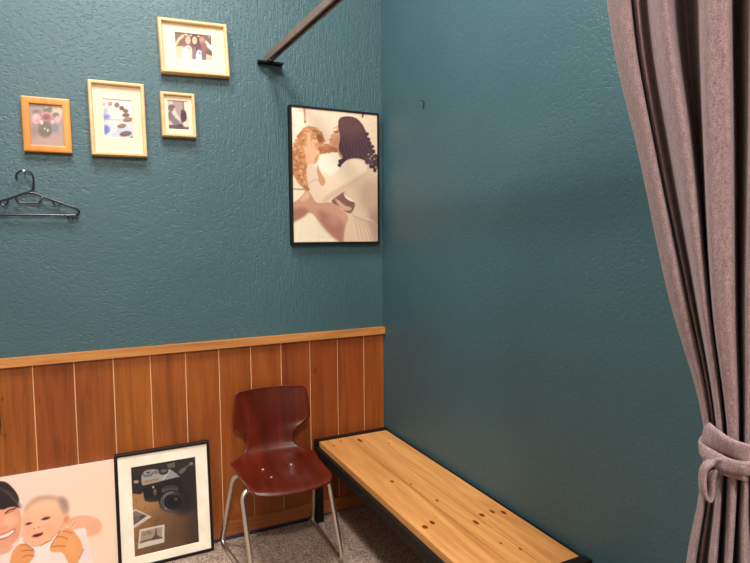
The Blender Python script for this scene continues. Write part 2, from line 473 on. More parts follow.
    for i in range(34):
        x0 = 410+i*4.2; x1 = 410+i*8.2; c = [(104,70,74),(58,36,46),(122,84,82),(84,54,64)][i % 4]
        pts = [(x0+(x1-x0)*t**1.3+9*math.sin(t*14+i*1.7), 118+rs.uniform(-6,6)+t*(330-abs(i-20)*2)) for t in np.linspace(0, 1, 10)]
        d = np.full(k.X.size, 1e9)
        for (xa, ya), (xb, yb) in zip(pts[:-1], pts[1:]):
            dx, dy = xb-xa, yb-ya; t = np.clip(((k.X-xa)*dx+(k.Y-ya)*dy)/(dx*dx+dy*dy), 0, 1)
            d = np.minimum(d, np.hypot(k.X-xa-t*dx, k.Y-ya-t*dy))
        k.put(hm*np.clip(.5+(3-d)/5, 0, 1)*.45, c)
    for x, y in ((600,235),(612,275),(622,305),(640,330),(650,365),(668,400),(678,430),(688,470),(660,508),(630,480),(600,448),(395,470),(400,440)):
        k.ell(x, y, 15, 13, (66,42,52), rs.uniform(0,90), 6)
    for x, y in ((612,388),(636,402),(640,440),(668,486),(640,460),(622,420),(655,425)): k.ell(x, y, 7, 6, (206,186,188), 0, 6, .85)
    k.curls(np.clip(1-np.hypot(k.X-640, k.Y-440)/70, 0, 1), 26, 14, [(58,40,54),(150,120,124)], (590,350,690,500), .6)
    # sleeve
    k.poly([(432,470),(480,425),(560,428),(612,500),(560,575),(440,655),(345,722),(255,756),(214,746),(184,690),(158,600),(142,470),(206,452),(226,520),(242,600),(266,656),(300,618),(345,560),(388,500)], (230,206,176), 5)
    k.poly([(300,690),(440,610),(560,540),(600,520),(560,575),(440,655),(345,722),(255,756)], (204,170,142), 30, .8)
    k.line([(168,602),(215,575),(240,590)], 6, (190,156,124), 5, .8)
    k.poly([(470,430),(560,430),(600,490),(520,520)], (240,218,190), 40, .6)
    return k

def ink_baby():
    k = Ink([(-854.8-6,66.9),(697,-184.2),(735,658.4),(-816.6,1033.4)], 300, 200, (252,234,214))
    k.grad((0,-100), (248,218,202), (650,200), (248,218,194))
    k.ell(560, 420, 240, 260, (250,224,196), 0, 260, .7)
    c = lambda pts: [((x/6.4-20)*7.5, (y/6.4-10)*7.5) for x, y in pts]
    # mother: neck, face, hair
    k.poly(c([(-200,430),(0,480),(90,440),(60,520),(20,620),(-300,640)]), (232,176,150), 12)
    k.poly(c([(-260,600),(-120,520),(30,520),(110,440),(140,380),(200,480),(180,700),(-260,800)]), (250,228,218), 10)
    k.poly(c([(-200,180),(0,190),(115,200),(138,270),(135,350),(105,420),(60,462),(0,480),(-90,470),(-160,400)]), (234,168,136), 8)
    k.ell(*c([(60,300)])[0], 50, 40, (246,194,164), -20, 50, .8); k.ell(*c([(100,390)])[0], 40, 40, (226,158,126), 0, 50, .6)
    k.poly(c([(-260,40),(0,40),(40,48),(75,80),(108,122),(122,165),(108,190),(128,218),(95,205),(50,210),(20,226),(-40,220),(-180,240),(-280,400)]), (46,38,38), 7)
    for i in range(9): k.line(c([(-60+i*18,60+i*7),(40+i*12,110+i*12),(90+i*5,170+i*6)]), 7, (86,74,70), 9, .5)
    k.line(c([(30,248),(55,228),(100,214)]), 9, (70,44,38), 5); k.line(c([(34,252),(60,240),(90,226)]), 6, (110,70,58), 5, .6)
    k.poly(c([(-80,400),(0,384),(50,366),(98,338),(92,372),(50,406),(0,424),(-80,430)]), (206,120,106), 6)
    k.poly(c([(-60,402),(0,394),(50,374),(90,350),(82,372),(46,398),(0,410),(-60,416)]), (250,240,232), 5)
    k.line(c([(-40,350),(20,345),(45,330)]), 7, (222,150,122), 8, .8)
    # baby arm reaching back, shirt
    k.poly([(330,300),(375,250),(450,230),(540,238),(602,275),(614,320),(592,362),(540,388),(480,396),(440,345),(400,350)], (244,186,154), 9)
    k.ell(548, 330, 50, 48, (240,178,146), 0, 60, .7)
    k.poly([(100,475),(150,470),(230,420),(300,350),(400,340),(450,330),(494,325),(500,420),(545,560),(580,760),(-60,760),(-30,520),(-10,420),(10,380),(60,450)], (250,232,222), 8)
    k.poly([(420,400),(490,380),(500,420),(545,560),(450,600)], (240,222,220), 40, .7)
    # baby head
    k.ell(185, 262, 168, 178, (244,194,158), 0, 8)
    k.ell(150, 380, 128, 78, (243,190,154), -8, 10)
    k.ell(345, 265, 26, 38, (238,164,124), 20, 8); k.ell(340, 268, 13, 22, (206,118,80), 20, 10, .7)
    hm = k.m_poly([(20,200),(60,130),(120,92),(200,80),(280,90),(345,115),(362,180),(352,230),(325,232),(310,190),(285,130),(230,112),(150,124),(90,150),(50,190)], 34)
    k.put(hm*.85, (196,160,144)); k.ell(322, 150, 30, 48, (146,120,114), -20, 40, .85)
    k.ell(200, 160, 110, 40, (248,208,176), 0, 60, .6)
    k.ell(60, 330, 50, 50, (238,176,142), 0, 60, .6); k.ell(220, 340, 50, 45, (238,174,138), 0, 60, .6)
    k.line([(14,250),(22,330),(16,400),(50,448)], 10, (232,176,146), 14, .6); k.ell(110, 425, 60, 26, (238,186,156), -10, 40, .6); k.ell(290, 310, 50, 80, (240,186,154), 20, 70, .6)
    k.ell(62, 294, 24, 8, (64,38,34), -16, 5); k.ell(190, 256, 32, 9, (58,34,30), -14, 5)
    k.line([(36,300),(60,284),(86,286)], 5, (150,100,84), 5, .7); k.line([(156,262),(188,242),(228,246)], 5, (140,92,78), 5, .7)
    k.line([(160,232),(200,220)], 6, (222,172,146), 8, .6); k.line([(38,268),(66,256)], 6, (222,172,146), 8, .6)
    k.ell(103, 330, 9, 6, (196,120,92), 0, 6); k.ell(136, 321, 9, 6, (196,120,92), 0, 6); k.ell(118, 318, 26, 16, (248,204,170), 0, 20, .6)
    k.poly([(80,388),(106,372),(140,366),(174,356),(174,372),(148,392),(104,402),(84,400)], (226,140,122), 6)
    k.poly([(86,386),(110,374),(140,368),(170,359),(168,372),(146,388),(104,396)], (92,26,30), 5)
    k.line([(18,420),(60,456),(110,464),(160,452),(220,418),(280,360),(320,300)], 6, (212,150,118), 9, .8)
    k.poly([(110,470),(150,466),(222,428),(300,345),(250,440),(215,520),(220,620),(110,620)], (252,236,228), 8)
    k.line([(150,462),(190,440),(240,415)], 5, (170,110,84), 4, .8)
    for p in ([(362,300),(388,262)], [(384,316),(412,276)], [(412,336),(436,300)]): k.line(p, 5, (214,150,122), 5, .8)
    # adult hands
    k.poly([(218,490),(226,455),(262,405),(290,372),(318,350),(345,322),(395,338),(420,380),(440,400),(476,482),(440,560),(420,640),(380,640),(345,560),(322,516),(290,505),(235,512)], (236,168,112), 6)
    k.ell(400, 470, 45, 60, (242,180,126), 0, 60, .7)
    for p in ([(270,395),(312,392),(352,410)], [(232,470),(280,462),(335,464)], [(318,350),(350,356),(388,366)], [(228,462),(262,405),(300,350)]): k.line(p, 6, (170,96,58), 5, .9)
    k.line([(476,482),(440,560)], 5, (160,90,54), 5, .7)
    k.poly([(-70,520),(-20,450),(30,442),(70,460),(104,492),(106,540),(60,600),(40,680),(-90,680)], (234,162,108), 7)
    for p in ([(10,500),(60,492),(104,500)], [(20,545),(50,530),(100,535)], [(0,455),(40,450),(100,488)]): k.line(p, 6, (168,92,54), 5, .9)
    return k

def ink_camera():
    k = Ink([(139.1,169.5),(603.9,90.3),(632.8,701.7),(168.0,811.2)], 150, 210, (50,42,40))
    k.poly([(100,338),(250,352),(360,400),(620,380),(700,420),(700,900),(100,900)], (158,116,74), 14, 1, 0)
    k.grad((180,420), (164,120,76), (620,640), (74,54,44), k.m_poly([(100,340),(250,356),(700,400),(700,900),(100,900)], 14, 0))
    k.ell(240, 420, 90, 60, (184,138,90), 0, 80, .6); k.ell(330, 780, 170, 60, (112,82,60), -20, 80, .7)
    rs = np.random.RandomState(3)
    for _ in range(46):
        x, y = rs.uniform(160, 560), rs.uniform(390, 780); pts = [(x, y)]
        for _ in range(4): x += rs.uniform(-22, 22); y += rs.uniform(-16, 16); pts.append((x, y))
        k.line(pts, 3.2, (80,56,38), 3, .6)
    k.ell(560, 330, 120, 150, (42,37,38), 0, 40); k.ell(600, 520, 60, 150, (62,48,42), 0, 80, .6)
    # case at the left
    k.poly([(130,230),(225,250),(245,365),(130,355)], (44,39,41), 8); k.line([(150,262),(215,275)], 5, (90,80,74), 4, .7)
    k.poly([(168,266),(200,262),(202,284),(170,288)], (176,146,116), 5)
    k.line([(150,200),(215,196)], 10, (66,58,58), 8, .8)
    # camera body and top plate
    k.poly([(228,300),(360,268),(490,238),(506,300),(522,410),(360,412),(248,418),(238,380)], (32,30,33), 6)
    k.poly([(220,236),(234,204),(268,190),(325,186),(345,200),(410,188),(432,192),(490,238),(372,266),(240,300),(224,298)], (164,160,156), 5)
    k.poly([(372,262),(424,196),(492,238)], (150,146,156), 4, 1, 0); k.line([(372,258),(420,196)], 6, (214,210,206), 4)
    k.ell(266, 218, 38, 22, (96,92,88), -8, 5); k.ell(266, 212, 28, 15, (168,164,158), -8, 4); k.ell(268, 211, 16, 8, (74,70,68), -8, 4)
    k.ell(322, 208, 18, 14, (120,114,108), 0, 5); k.ell(376, 204, 34, 22, (52,48,50), -8, 5); k.ell(376, 198, 22, 11, (104,98,96), -8, 4)
    k.poly([(228,268),(352,244),(354,272),(234,300)], (172,150,134), 4, 1, 0)
    for i in range(7): k.line([(246+i*14,282-i*2.8),(254+i*14,266-i*2.8)], 4, (84,66,58), 3, .8)
    k.ell(304, 312, 8, 9, (176,168,160)); k.ell(316, 348, 10, 22, (140,112,76), 0, 5); k.ell(316, 352, 5, 12, (70,56,44))
    k.line([(248,400),(360,410)], 5, (110,100,96), 4, .6)
    k.ell(420, 335, 62, 36, (62,60,62), -5, 6)
    for i in range(7): k.line([(370+i*16,330-i*2),(374+i*16,344-i*2)], 5, (126,122,120), 3, .7)
    k.ell(436, 412, 92, 80, (30,28,30), 0, 6)
    for r, cc in ((86,(96,92,92)), (76,(40,38,40)), (70,(120,116,114)), (64,(24,23,26)), (46,(48,46,52)), (38,(18,18,22))): k.ell(440, 416, r, r*.86, cc, 0, 4)
    k.ell(500, 420, 60, 80, (30,28,31), 0, 60, .8); k.ell(462, 396, 10, 6, (120,120,130), 0, 6, .8); k.ell(392, 462, 8, 6, (150,140,130), 0, 5, .8)
    k.line([(372,390),(400,356),(440,345)], 5, (150,146,142), 4, .7)
    k.poly([(402,150),(452,138),(456,172),(408,180)], (120,114,110), 5, .9, 0)
    for i in range(3): k.line([(414+i*14,146-i*3),(416+i*14,176-i*2)], 4, (52,48,48), 3)
    k.poly([(480,196),(520,172),(540,182),(512,214),(486,222)], (116,108,102), 6, .8); k.line([(520,182),(566,150)], 9, (108,102,100), 6, .8); k.ell(570, 147, 13, 10, (150,144,140), 0, 6, .8)
    f = lambda pts: [(x*.798, 391.8+y*.798) for x, y in pts]
    k.poly(f([(170,130),(225,92),(368,160),(170,290)]), (206,196,186), 4, 1, 0)
    k.poly(f([(170,140),(226,108),(326,152),(205,236),(170,250)]), (128,112,98), 4, 1, 0)
    k.poly(f([(180,180),(300,140),(326,152),(205,236),(180,240)]), (76,64,58), 8, .8, 0)
    for i in range(3): k.line(f([(200,190+i*14),(260,160+i*10)]), 4, (170,154,136), 4, .6)
    k.poly(f([(262,272),(480,228),(478,384),(246,444)]), (212,202,192), 4, 1, 0)
    k.poly(f([(276,288),(462,248),(458,346),(268,392)]), (170,148,128), 4, 1, 0)
    k.poly(f([(402,256),(408,256),(414,318),(450,340),(452,350),(364,368),(364,354),(394,322)]), (92,76,70), 3, 1, 0)
    k.line(f([(270,386),(330,366),(456,344)]), 12, (92,76,68), 6, .9); k.ell(*f([(345,300)])[0], 20, 14, (130,112,98), 0, 8, .8); k.ell(*f([(300,312)])[0], 14, 14, (140,120,104), 0, 8, .7)
    return k

def ink_friends():
    k = Ink([(68.9,40.9),(657.3,127.7),(668.6,528.5),(82.4,453.5)], 80, 56, (122,98,88))
    k.poly([(60,260),(210,260),(250,500),(60,500)], (236,196,164), 14, 1, 0)
    k.line([(80,262),(220,262)], 16, (150,96,84), 8)
    k.poly([(560,380),(680,440),(680,560),(540,540)], (236,194,172), 14, 1, 0); k.poly([(550,340),(680,370),(680,450),(560,400)], (104,84,82), 12, 1, 0)
    k.line([(105,240),(150,165),(215,122)], 38, (242,196,158), 10)
    k.line([(560,230),(600,280),(680,340)], 46, (206,216,214), 12); k.line([(580,290),(650,350)], 24, (224,226,222), 12)
    k.ell(500, 210, 45, 60, (196,146,128), 0, 20); k.ell(520, 300, 50, 80, (150,106,98), 0, 30)
    k.ell(262, 200, 56, 88, (150,92,76), 0, 12); k.ell(395, 190, 62, 96, (92,64,62), 0, 12)
    k.poly([(420,170),(470,200),(490,330),(450,420),(400,330)], (104,76,78), 14)
    k.ell(288, 190, 38, 54, (242,190,168), 0, 10); k.ell(388, 196, 36, 56, (246,198,164), 0, 10)
    k.poly([(186,330),(250,264),(310,264),(350,330),(336,500),(180,500)], (216,224,224), 12)
    k.poly([(345,330),(400,300),(420,500),(340,500)], (140,112,126), 14); k.poly([(400,390),(440,320),(500,370),(510,520),(395,510)], (230,224,230), 12)
    k.line([(316,310),(318,480)], 44, (246,204,166), 12); k.poly([(480,340),(530,380),(550,540),(490,520)], (128,108,128), 16)
    for x, y in ((270,112),(300,128),(340,118),(450,140),(250,100),(610,150),(290,300),(455,390)): k.ell(x, y, 14, 12, (232,222,216), 0, 10, .8)
    k.ell(290, 306, 12, 12, (110,104,104), 0, 8, .8); k.ell(456, 386, 14, 18, (120,108,116), 0, 8, .7)
    for x, y in ((276,182),(300,180),(376,184),(400,184)): k.ell(x, y, 6, 4, (120,80,70), 0, 5, .8)
    k.line([(278,214),(300,212)], 5, (190,100,96), 4, .8); k.line([(380,222),(400,220)], 5, (190,100,96), 4, .8)
    return k

def ink_wheel():
    k = Ink([(55.3,49.4),(388.8,80.3),(405.5,512.8),(74.1,491.3)], 56, 76, (220,214,226))
    k.ell(210, 230, 150, 130, (244,232,220), 0, 120); k.ell(360, 140, 60, 90, (224,214,226), 0, 80)
    k.ell(100, 258, 48, 28, (110,134,204), 0, 26); k.ell(98, 400, 46, 50, (92,122,204), 0, 30); k.ell(100, 200, 30, 40, (178,186,216), 0, 30)
    k.poly([(150,440),(280,330),(400,420),(405,515),(200,500)], (196,206,226), 30, .8); k.ell(385, 490, 30, 16, (120,120,134), 0, 16, .8)
    hub = (40, 318)
    for x, y in ((80,120),(150,122),(222,138),(280,172),(305,205),(312,245),(335,296),(270,362),(310,447)):
        k.line([hub, (x, y)], 4, (150,152,182), 4, .75)
    k.line([(120,160),(190,190),(250,240),(290,300)], 4, (166,160,180), 4, .7); k.line([(70,290),(270,296)], 10, (150,140,160), 6, .6)
    k.line([(130,450),(200,400),(250,330)], 18, (246,240,232), 6); k.line([(126,464),(230,366)], 4, (140,140,160), 4, .8); k.line([(205,500),(245,450)], 8, (220,214,210), 5)
    for x, y, a, b, r, c in ((82,122,20,20,0,(196,160,150)),(150,120,24,24,0,(170,136,116)),(222,136,28,28,0,(132,106,86)),(272,170,26,24,20,(108,84,70)),(312,200,30,22,20,(120,94,80)),(316,246,38,22,0,(104,84,80)),(335,296,52,26,-6,(140,110,90)),(270,362,48,24,-8,(132,106,92)),(310,447,64,28,-8,(110,86,76))):
        k.ell(x, y, a, b, c, r, 7); k.ell(x, y-b*.2, a*.6, b*.3, np.array(c)*1.3, r, 6, .7)
    k.ell(80, 482, 26, 26, (250,240,226), 0, 20)
    return k

def ink_seated():
    k = Ink([(54.6,83.1),(345.9,111.0),(358.7,518.7),(68.7,497.2)], 44, 62, (206,190,188))
    k.poly([(140,70),(275,80),(280,430),(150,430)], (172,150,152), 12, 1, 0); k.poly([(262,80),(280,80),(290,300),(268,300)], (120,98,100), 8, .8, 0)
    k.poly([(285,90),(360,100),(365,330),(300,330)], (236,220,204), 12, 1, 0); k.line([(345,200),(345,300)], 8, (130,112,104), 6, .7)
    k.poly([(50,430),(370,430),(370,530),(50,530)], (100,84,90), 14, 1, 0)
    k.ell(115, 310, 46, 66, (122,112,110), 0, 14); k.ell(122, 204, 46, 46, (116,98,92), 0, 16); k.ell(160, 230, 18, 24, (206,180,160), 0, 10)
    k.poly([(120,250),(170,230),(205,300),(244,350),(236,390),(190,350),(140,300)], (228,208,194), 10)
    k.line([(180,270),(240,360)], 16, (214,184,164), 8); k.poly([(120,330),(200,360),(235,440),(180,440),(110,400)], (126,116,120), 14)
    k.ell(276, 320, 40, 86, (66,52,56), 0, 12); k.ell(262, 250, 20, 20, (84,66,66), 0, 10); k.ell(230, 450, 40, 30, (80,66,72), 0, 16)
    k.ell(312, 424, 46, 40, (230,212,194), 0, 16)
    return k

def ink_flowers():
    k = Ink([(37.2,36.1),(402.5,67.1),(424.0,515.6),(61.2,494.7)], 50, 64, (168,148,140))  # greyed, low-contrast inks
    k.grad((60,60), (160,142,136), (240,500), (178,150,138)); k.ell(350, 120, 80, 80, (212,186,162), 0, 80)
    k.poly([(40,240),(430,260),(430,300),(40,290)], (158,138,130), 30, .6); k.ell(100, 340, 40, 60, (134,116,108), 0, 50, .7)
    k.ell(240, 112, 50, 36, (116,112,92), 0, 20); k.ell(328, 170, 36, 30, (112,112,88), 0, 18); k.ell(118, 132, 42, 22, (122,112,98), 0, 18); k.ell(190, 220, 90, 60, (120,110,98), 0, 40)
    k.ell(212, 330, 78, 84, (112,104,96), 0, 24); k.ell(322, 312, 36, 48, (126,130,140), 0, 20)
    k.ell(120, 208, 46, 58, (226,164,172), 0, 16); k.ell(110, 190, 24, 20, (240,186,192), 0, 14, .8); k.ell(135, 230, 20, 20, (204,136,146), 0, 14, .7)
    k.ell(226, 184, 62, 52, (196,126,128), 0, 14); k.ell(226, 190, 46, 36, (150,100,100), 0, 16); k.ell(228, 196, 26, 20, (118,86,90), 0, 12); k.line([(175,165),(226,138),(280,165)], 10, (214,150,152), 8, .8)
    k.ell(345, 216, 26, 38, (218,170,172), 0, 14); k.ell(292, 242, 22, 18, (228,178,184), 0, 12); k.ell(174, 246, 18, 24, (226,210,196), -20, 10); k.ell(225, 84, 26, 10, (200,194,170), 0, 10)
    k.ell(208, 316, 10, 10, (206,198,186), 0, 8); k.ell(240, 334, 10, 14, (216,208,196), 0, 8)
    k.line([(80,400),(400,400)], 6, (190,164,150), 8, .4); k.line([(90,440),(410,450)], 8, (184,158,146), 10, .4)
    return k

# ------------------------------------------------------------------ room
WY = .012                       # plaster face of the back wall; the panelling stands in front of it at y = 0
X_L, Y_F, Z_C = -4.3, -4.6, 3.95

def wall(name, x0, x1, y0, y1, z0, z1, mat):
    bm = bmesh.new(); add_box(bm, x0, x1, y0, y1, z0, z1)
    return struct(finish(bm, name, mat))
wall('floor', X_L-.1, .1, Y_F-.1, WY+.1, -.1, 0, M['floor'])
wall('ceiling', X_L-.1, .1, Y_F-.1, WY+.1, Z_C, Z_C+.1, M['ceiling'])
wall('wall_back', X_L, .1, WY, WY+.1, 0, Z_C, M['wall_back'])
wall('wall_right', 0, .1, Y_F, WY, 0, Z_C, M['wall_right'])
wall('wall_left', X_L-.1, X_L, Y_F, WY, 0, Z_C, M['offwhite'])
wall('wall_front', X_L, 0, Y_F-.1, Y_F, 0, Z_C, M['offwhite'])

# tongue and groove panelling: planks with pale joints
bm = bmesh.new()
g0 = -1.675; step = .1552
edges = [X_L+.02] + [g0+step*k for k in range(-16, 11)] + [-.003]
edges = [e for e in edges if X_L < e < 0]
for a, b in zip(edges[:-1], edges[1:]):
    add_box(bm, a+.0019, b-.0019, 0, WY, .08, .97)
add_box(bm, X_L+.02, -.003, .0022, WY-.001, .08, .969, 1)
struct(finish(bm, 'trim_1', [M['panel'], M['groove']]))
bm = bmesh.new(); add_box(bm, X_L+.02, -.0015, -.020, WY, .9634, 1.0)
struct(finish(bm, 'trim_2', M['rail_wood'], bevel=.0035))
bm = bmesh.new(); add_box(bm, X_L+.02, -.002, -.006, WY, .014, .0845)
struct(finish(bm, 'baseboard_back', M['base_wood'], bevel=.002))

# ------------------------------------------------------------------ picture frames
def moulding(W, H, bw, D, rec, mat, parent, round_=.25):
    """mitred four-sided moulding; local x right, z up, front towards -y, back at y = 0"""
    sec = [(0,0),(0,D*(1-round_)),(bw*.12,D*(1-round_*.3)),(bw*.3,D),(bw*.72,D),(bw*.92,D*(1-round_*.25)),(bw,D*(1-round_*.7)),(bw,rec),(bw*.5,rec),(bw*.5,0)]
    bm = bmesh.new(); rings = []
    for o, d in sec:
        rings.append([bm.verts.new(p) for p in ((o,-d,o),(W-o,-d,o),(W-o,-d,H-o),(o,-d,H-o))])
    n = len(sec)
    for i in range(n):
        A, B = rings[i], rings[(i+1) % n]
        for k in range(4): bm.faces.new((A[k], A[(k+1) % 4], B[(k+1) % 4], B[k]))
    return finish(bm, 'moulding', mat, parent)

def mat_ring(W, H, bw, x0, x1, z0, z1, d, mat, parent, th=.0022):
    bm = bmesh.new()
    o = bw*.6
    def ring(a, y): return [bm.verts.new((p[0], y, p[1])) for p in a]
    outer = [(o,o),(W-o,o),(W-o,H-o),(o,H-o)]; inn = [(x0,z0),(x1,z0),(x1,z1),(x0,z1)]
    e = .0016; inb = [(x0+e,z0+e),(x1-e,z0+e),(x1-e,z1-e),(x0+e,z1-e)]
    A = ring(outer, -d); B = ring(inn, -d); Cc = ring(inb, -d+th); Dd = ring(outer, -d+th)
    for P, Q in ((A,B),(B,Cc),(Cc,Dd),(Dd,A)):
        for k in range(4): bm.faces.new((P[k], P[(k+1) % 4], Q[(k+1) % 4], Q[k]))
    return finish(bm, 'mat', mat, parent)

def back_board(W, H, bw, mat, parent, y=-.001, th=.003):
    bm = bmesh.new(); o = bw*.55
    add_box(bm, o, W-o, y-th, y, o, H-o)
    return finish(bm, 'backing_board', mat, parent)

def wall_frame(xl, zb, W, H, bw, D, label, mouldmat, ink, px0, px1, pz0, pz1, dm, matm, cat='picture frame', group=None, gain=1.0, pm='print', rnd=.25, tilt=0, sat=1.0):
    # tilt: degrees the frame hangs out of true
    t = thing('picture_frame', label, cat, (xl, WY-.0003, zb), group)
    t.rotation_euler = (0, math.radians(-tilt), 0)
    moulding(W, H, bw, D, dm-.006 if dm > .01 else .003, mouldmat, t, rnd)
    back_board(W, H, bw, M['back_board'], t)
    if matm is not None:
        mat_ring(W, H, bw, px0, px1, pz0, pz1, dm, matm, t)
        e = .004
        ink.build('print', px1-px0+2*e, pz1-pz0+2*e, M[pm], t, (px0-e, -dm+.0028, pz0-e), gain=gain)
    else:
        ink.build('print', px1-px0, pz1-pz0, M[pm], t, (px0, -dm, pz0), gain=gain, sat=sat)
    return t

G = 'framed photos on the teal wall'
# landscape frame, top
wall_frame(-1.119, 2.236, .305, .240, .0165, .037, 'pale wood landscape frame with two women, topmost of the small wall photos', M['frame_pale'], ink_friends(), .070, .233, .070, .186, .021, M['mat'], gain=.86, tilt=2.3)
wall_frame(-1.414, 1.853, .225, .319, .0165, .037, 'pale wood portrait frame with wide mat around a Ferris wheel photo', M['frame_pale'], ink_wheel(), .054, .172, .080, .246, .021, M['mat'], gain=.86, tilt=.8)
wall_frame(-1.124, 1.954, .150, .199, .0150, .034, 'smallest pale wood frame with a grey photo of a seated figure', M['frame_pale'], ink_seated(), .030, .120, .035, .165, .021, M['mat'], gain=.86, tilt=1.1)
wall_frame(-1.662, 1.856, .175, .223, .0270, .027, 'amber wood frame without mat holding a greyed photo of pink flowers', M['frame_amber'], ink_flowers(), .026, .149, .026, .197, .018, None, gain=.9, tilt=.4, rnd=.08)
wall_frame(-.527, 1.461, .494, .690, .0105, .037, 'large thin black frame with a woman kissing a curly ginger dog', M['frame_black'], ink_poster(), .009, .485, .009, .681, .032, None, gain=.97, sat=.88, rnd=.06)

def leaning(name, label, cat, xl, yfront, yfront_top, z_top, D):
    L = math.hypot(yfront_top-yfront, z_top); s = (yfront_top-yfront)/L; c = z_top/L
    t = thing(name, label, cat, (xl, yfront+D*c, 0))
    t.rotation_euler = (-math.asin(s), 0, 0)
    return t, L
t, L = leaning('picture_frame', 'black framed photo of a vintage camera leaning on the panelling beside the chair', 'picture frame', -1.377, -.086, -.0307, .520, .030)
W_ = .415
moulding(W_, L, .0125, .030, .012, M['frame_black'], t, .06)
back_board(W_, L, .0125, M['back_board'], t, -.002)
mat_ring(W_, L, .0125, .066, .350, .052, .457, .0235, M['mat_white'], t)
ink_camera().build('print', .292, .413, M['print_matte'], t, (.062, -.0210, .048), gain=.96)

t, L = leaning('photo_panel', 'large frameless white photo panel of a smiling baby and mother, leaning on the panelling', 'photo panel', -2.121, -.071, -.0208, .5, .019)
bm = bmesh.new(); add_box(bm, 0, .742, -.0188, 0, 0, L)
finish(bm, 'board', M['edge_white'], t, bevel=.0012)
ink_baby().build('print', .741, L-.001, M['print_matte'], t, (.0005, -.0191, .0005), gain=.985, sat=1.06)

# ------------------------------------------------------------------ coat hanger on its nail
HX, HY = -1.648, -.010
t = thing('coat_hanger', 'black plastic coat hanger hanging on a nail at the left edge', 'coat hanger', (HX, HY, 1.60))
def hp(pts): return [(x, 0, z-1.60) for x, z in pts]
bm = bmesh.new()
add_tube(bm, catmull(hp([(-.047,1.739),(-.046,1.757),(-.034,1.772),(-.017,1.7775),(.002,1.772),(.0125,1.754),(.0125,1.722),(.010,1.703),(.001,1.690)]), 8), .0038, 10)
finish(bm, 'hook', M['black_plastic'], t)
bm = bmesh.new()
half = [(0,1.687),(.06,1.6665),(.12,1.643),(.160,1.627),(.174,1.6165),(.175,1.606),(.166,1.597),(.14,1.595)]
loop = half + [(-x, z) for x, z in half[::-1]][:-1]
add_tube(bm, catmull(hp(loop), 6, closed=True), .0048, 10, closed=True)
finish(bm, 'shoulder_bar', M['black_plastic'], t)
bm = bmesh.new(); add_tube(bm, fillet(hp([(-.054,1.669),(-.046,1.645),(.034,1.645),(.042,1.673)]), .012), .0036, 8)
finish(bm, 'strap_loop', M['black_plastic'], t)
for s in (1, -1):
    bm = bmesh.new(); add_tube(bm, catmull(hp([(s*.080,1.660),(s*.083,1.641),(s*.094,1.633),(s*.106,1.638),(s*.108,1.648)]), 5), .0034, 8)
    finish(bm, 'strap_hook', M['black_plastic'], t)
    bm = bmesh.new(); add_tube(bm, catmull(hp([(s*.132,1.595),(s*.136,1.580),(s*.146,1.575),(s*.153,1.582)]), 5), .0032, 8)
    finish(bm, 'bar_hook', M['black_plastic'], t)
bm = bmesh.new()
add_tube(bm, [(0,.024,0),(0,-.024,.003)], .0022, 10); add_tube(bm, [(0,-.024,.003),(0,-.0258,.003)], .0042, 12)
o = finish(bm, 'nail', M['chrome'], None, (HX-.017, -.008, 1.7712))
tag(o, 'small steel nail in the teal wall carrying the black coat hanger', 'nail')

# ------------------------------------------------------------------ ceiling-height C-rail from the back wall
RX0, RDX = -.625, .038            # x at the wall, drift per metre towards the room
t = thing('curtain_rail', 'brown-grey steel C-shaped rail running out from the wall above the poster', 'rail', (RX0, 0, 2.345))
bm = bmesh.new()
w, h, th, lip = .0165, .031, .0028, .009
sec = [(-w+lip,0),(-w,0),(-w,h),(w,h),(w,0),(w-lip,0),(w-lip,th),(w-th,th),(w-th,h-th),(-w+th,h-th),(-w+th,th),(-w+lip,th)]
ya, yb = -.002, Y_F+.001
A = [bm.verts.new((x+RDX*-ya, ya, z)) for x, z in sec]; B = [bm.verts.new((x+RDX*-yb, yb, z)) for x, z in sec]
for i in range(len(sec)): bm.faces.new((A[i], A[(i+1) % len(sec)], B[(i+1) % len(sec)], B[i]))
bm.faces.new(A); bm.faces.new(B[::-1])
finish(bm, 'channel', M['rail_steel'], t)
bm = bmesh.new(); add_box(bm, -.050, .070, -.034, WY, -.0075, -.0005); add_box(bm, -.050, .070, .006, WY, -.0075, .012)
finish(bm, 'wall_bracket', M['black_steel'], t, bevel=.0012)
for x in (-.036, .056):
    bm = bmesh.new(); add_tube(bm, [(x, -.012, -.0005), (x, -.012, .003)], .006, 8)
    finish(bm, 'bolt', M['black_steel'], t)

# ------------------------------------------------------------------ little hook on the right wall
bm = bmesh.new(); add_tube(bm, fillet([(-.0035,0,-.034),(-.0035,0,0),(-.024,.004,.001)], .004), .0026, 8)
add_tube(bm, [(0,0,-.008),(-.0035,0,-.008)], .0035, 8)
o = finish(bm, 'wall_hook', M['dark_hook'], None, (0, -.432, 2.131)); tag(o, 'tiny dark L-shaped hook high on the right teal wall', 'hook')

# ------------------------------------------------------------------ chair
t = thing('chair', 'red-brown moulded plywood chair on chrome sled legs between framed camera photo and bench', 'chair', (-.683, -.27, 0))
t.rotation_euler = (0, 0, math.radians(-3.5))
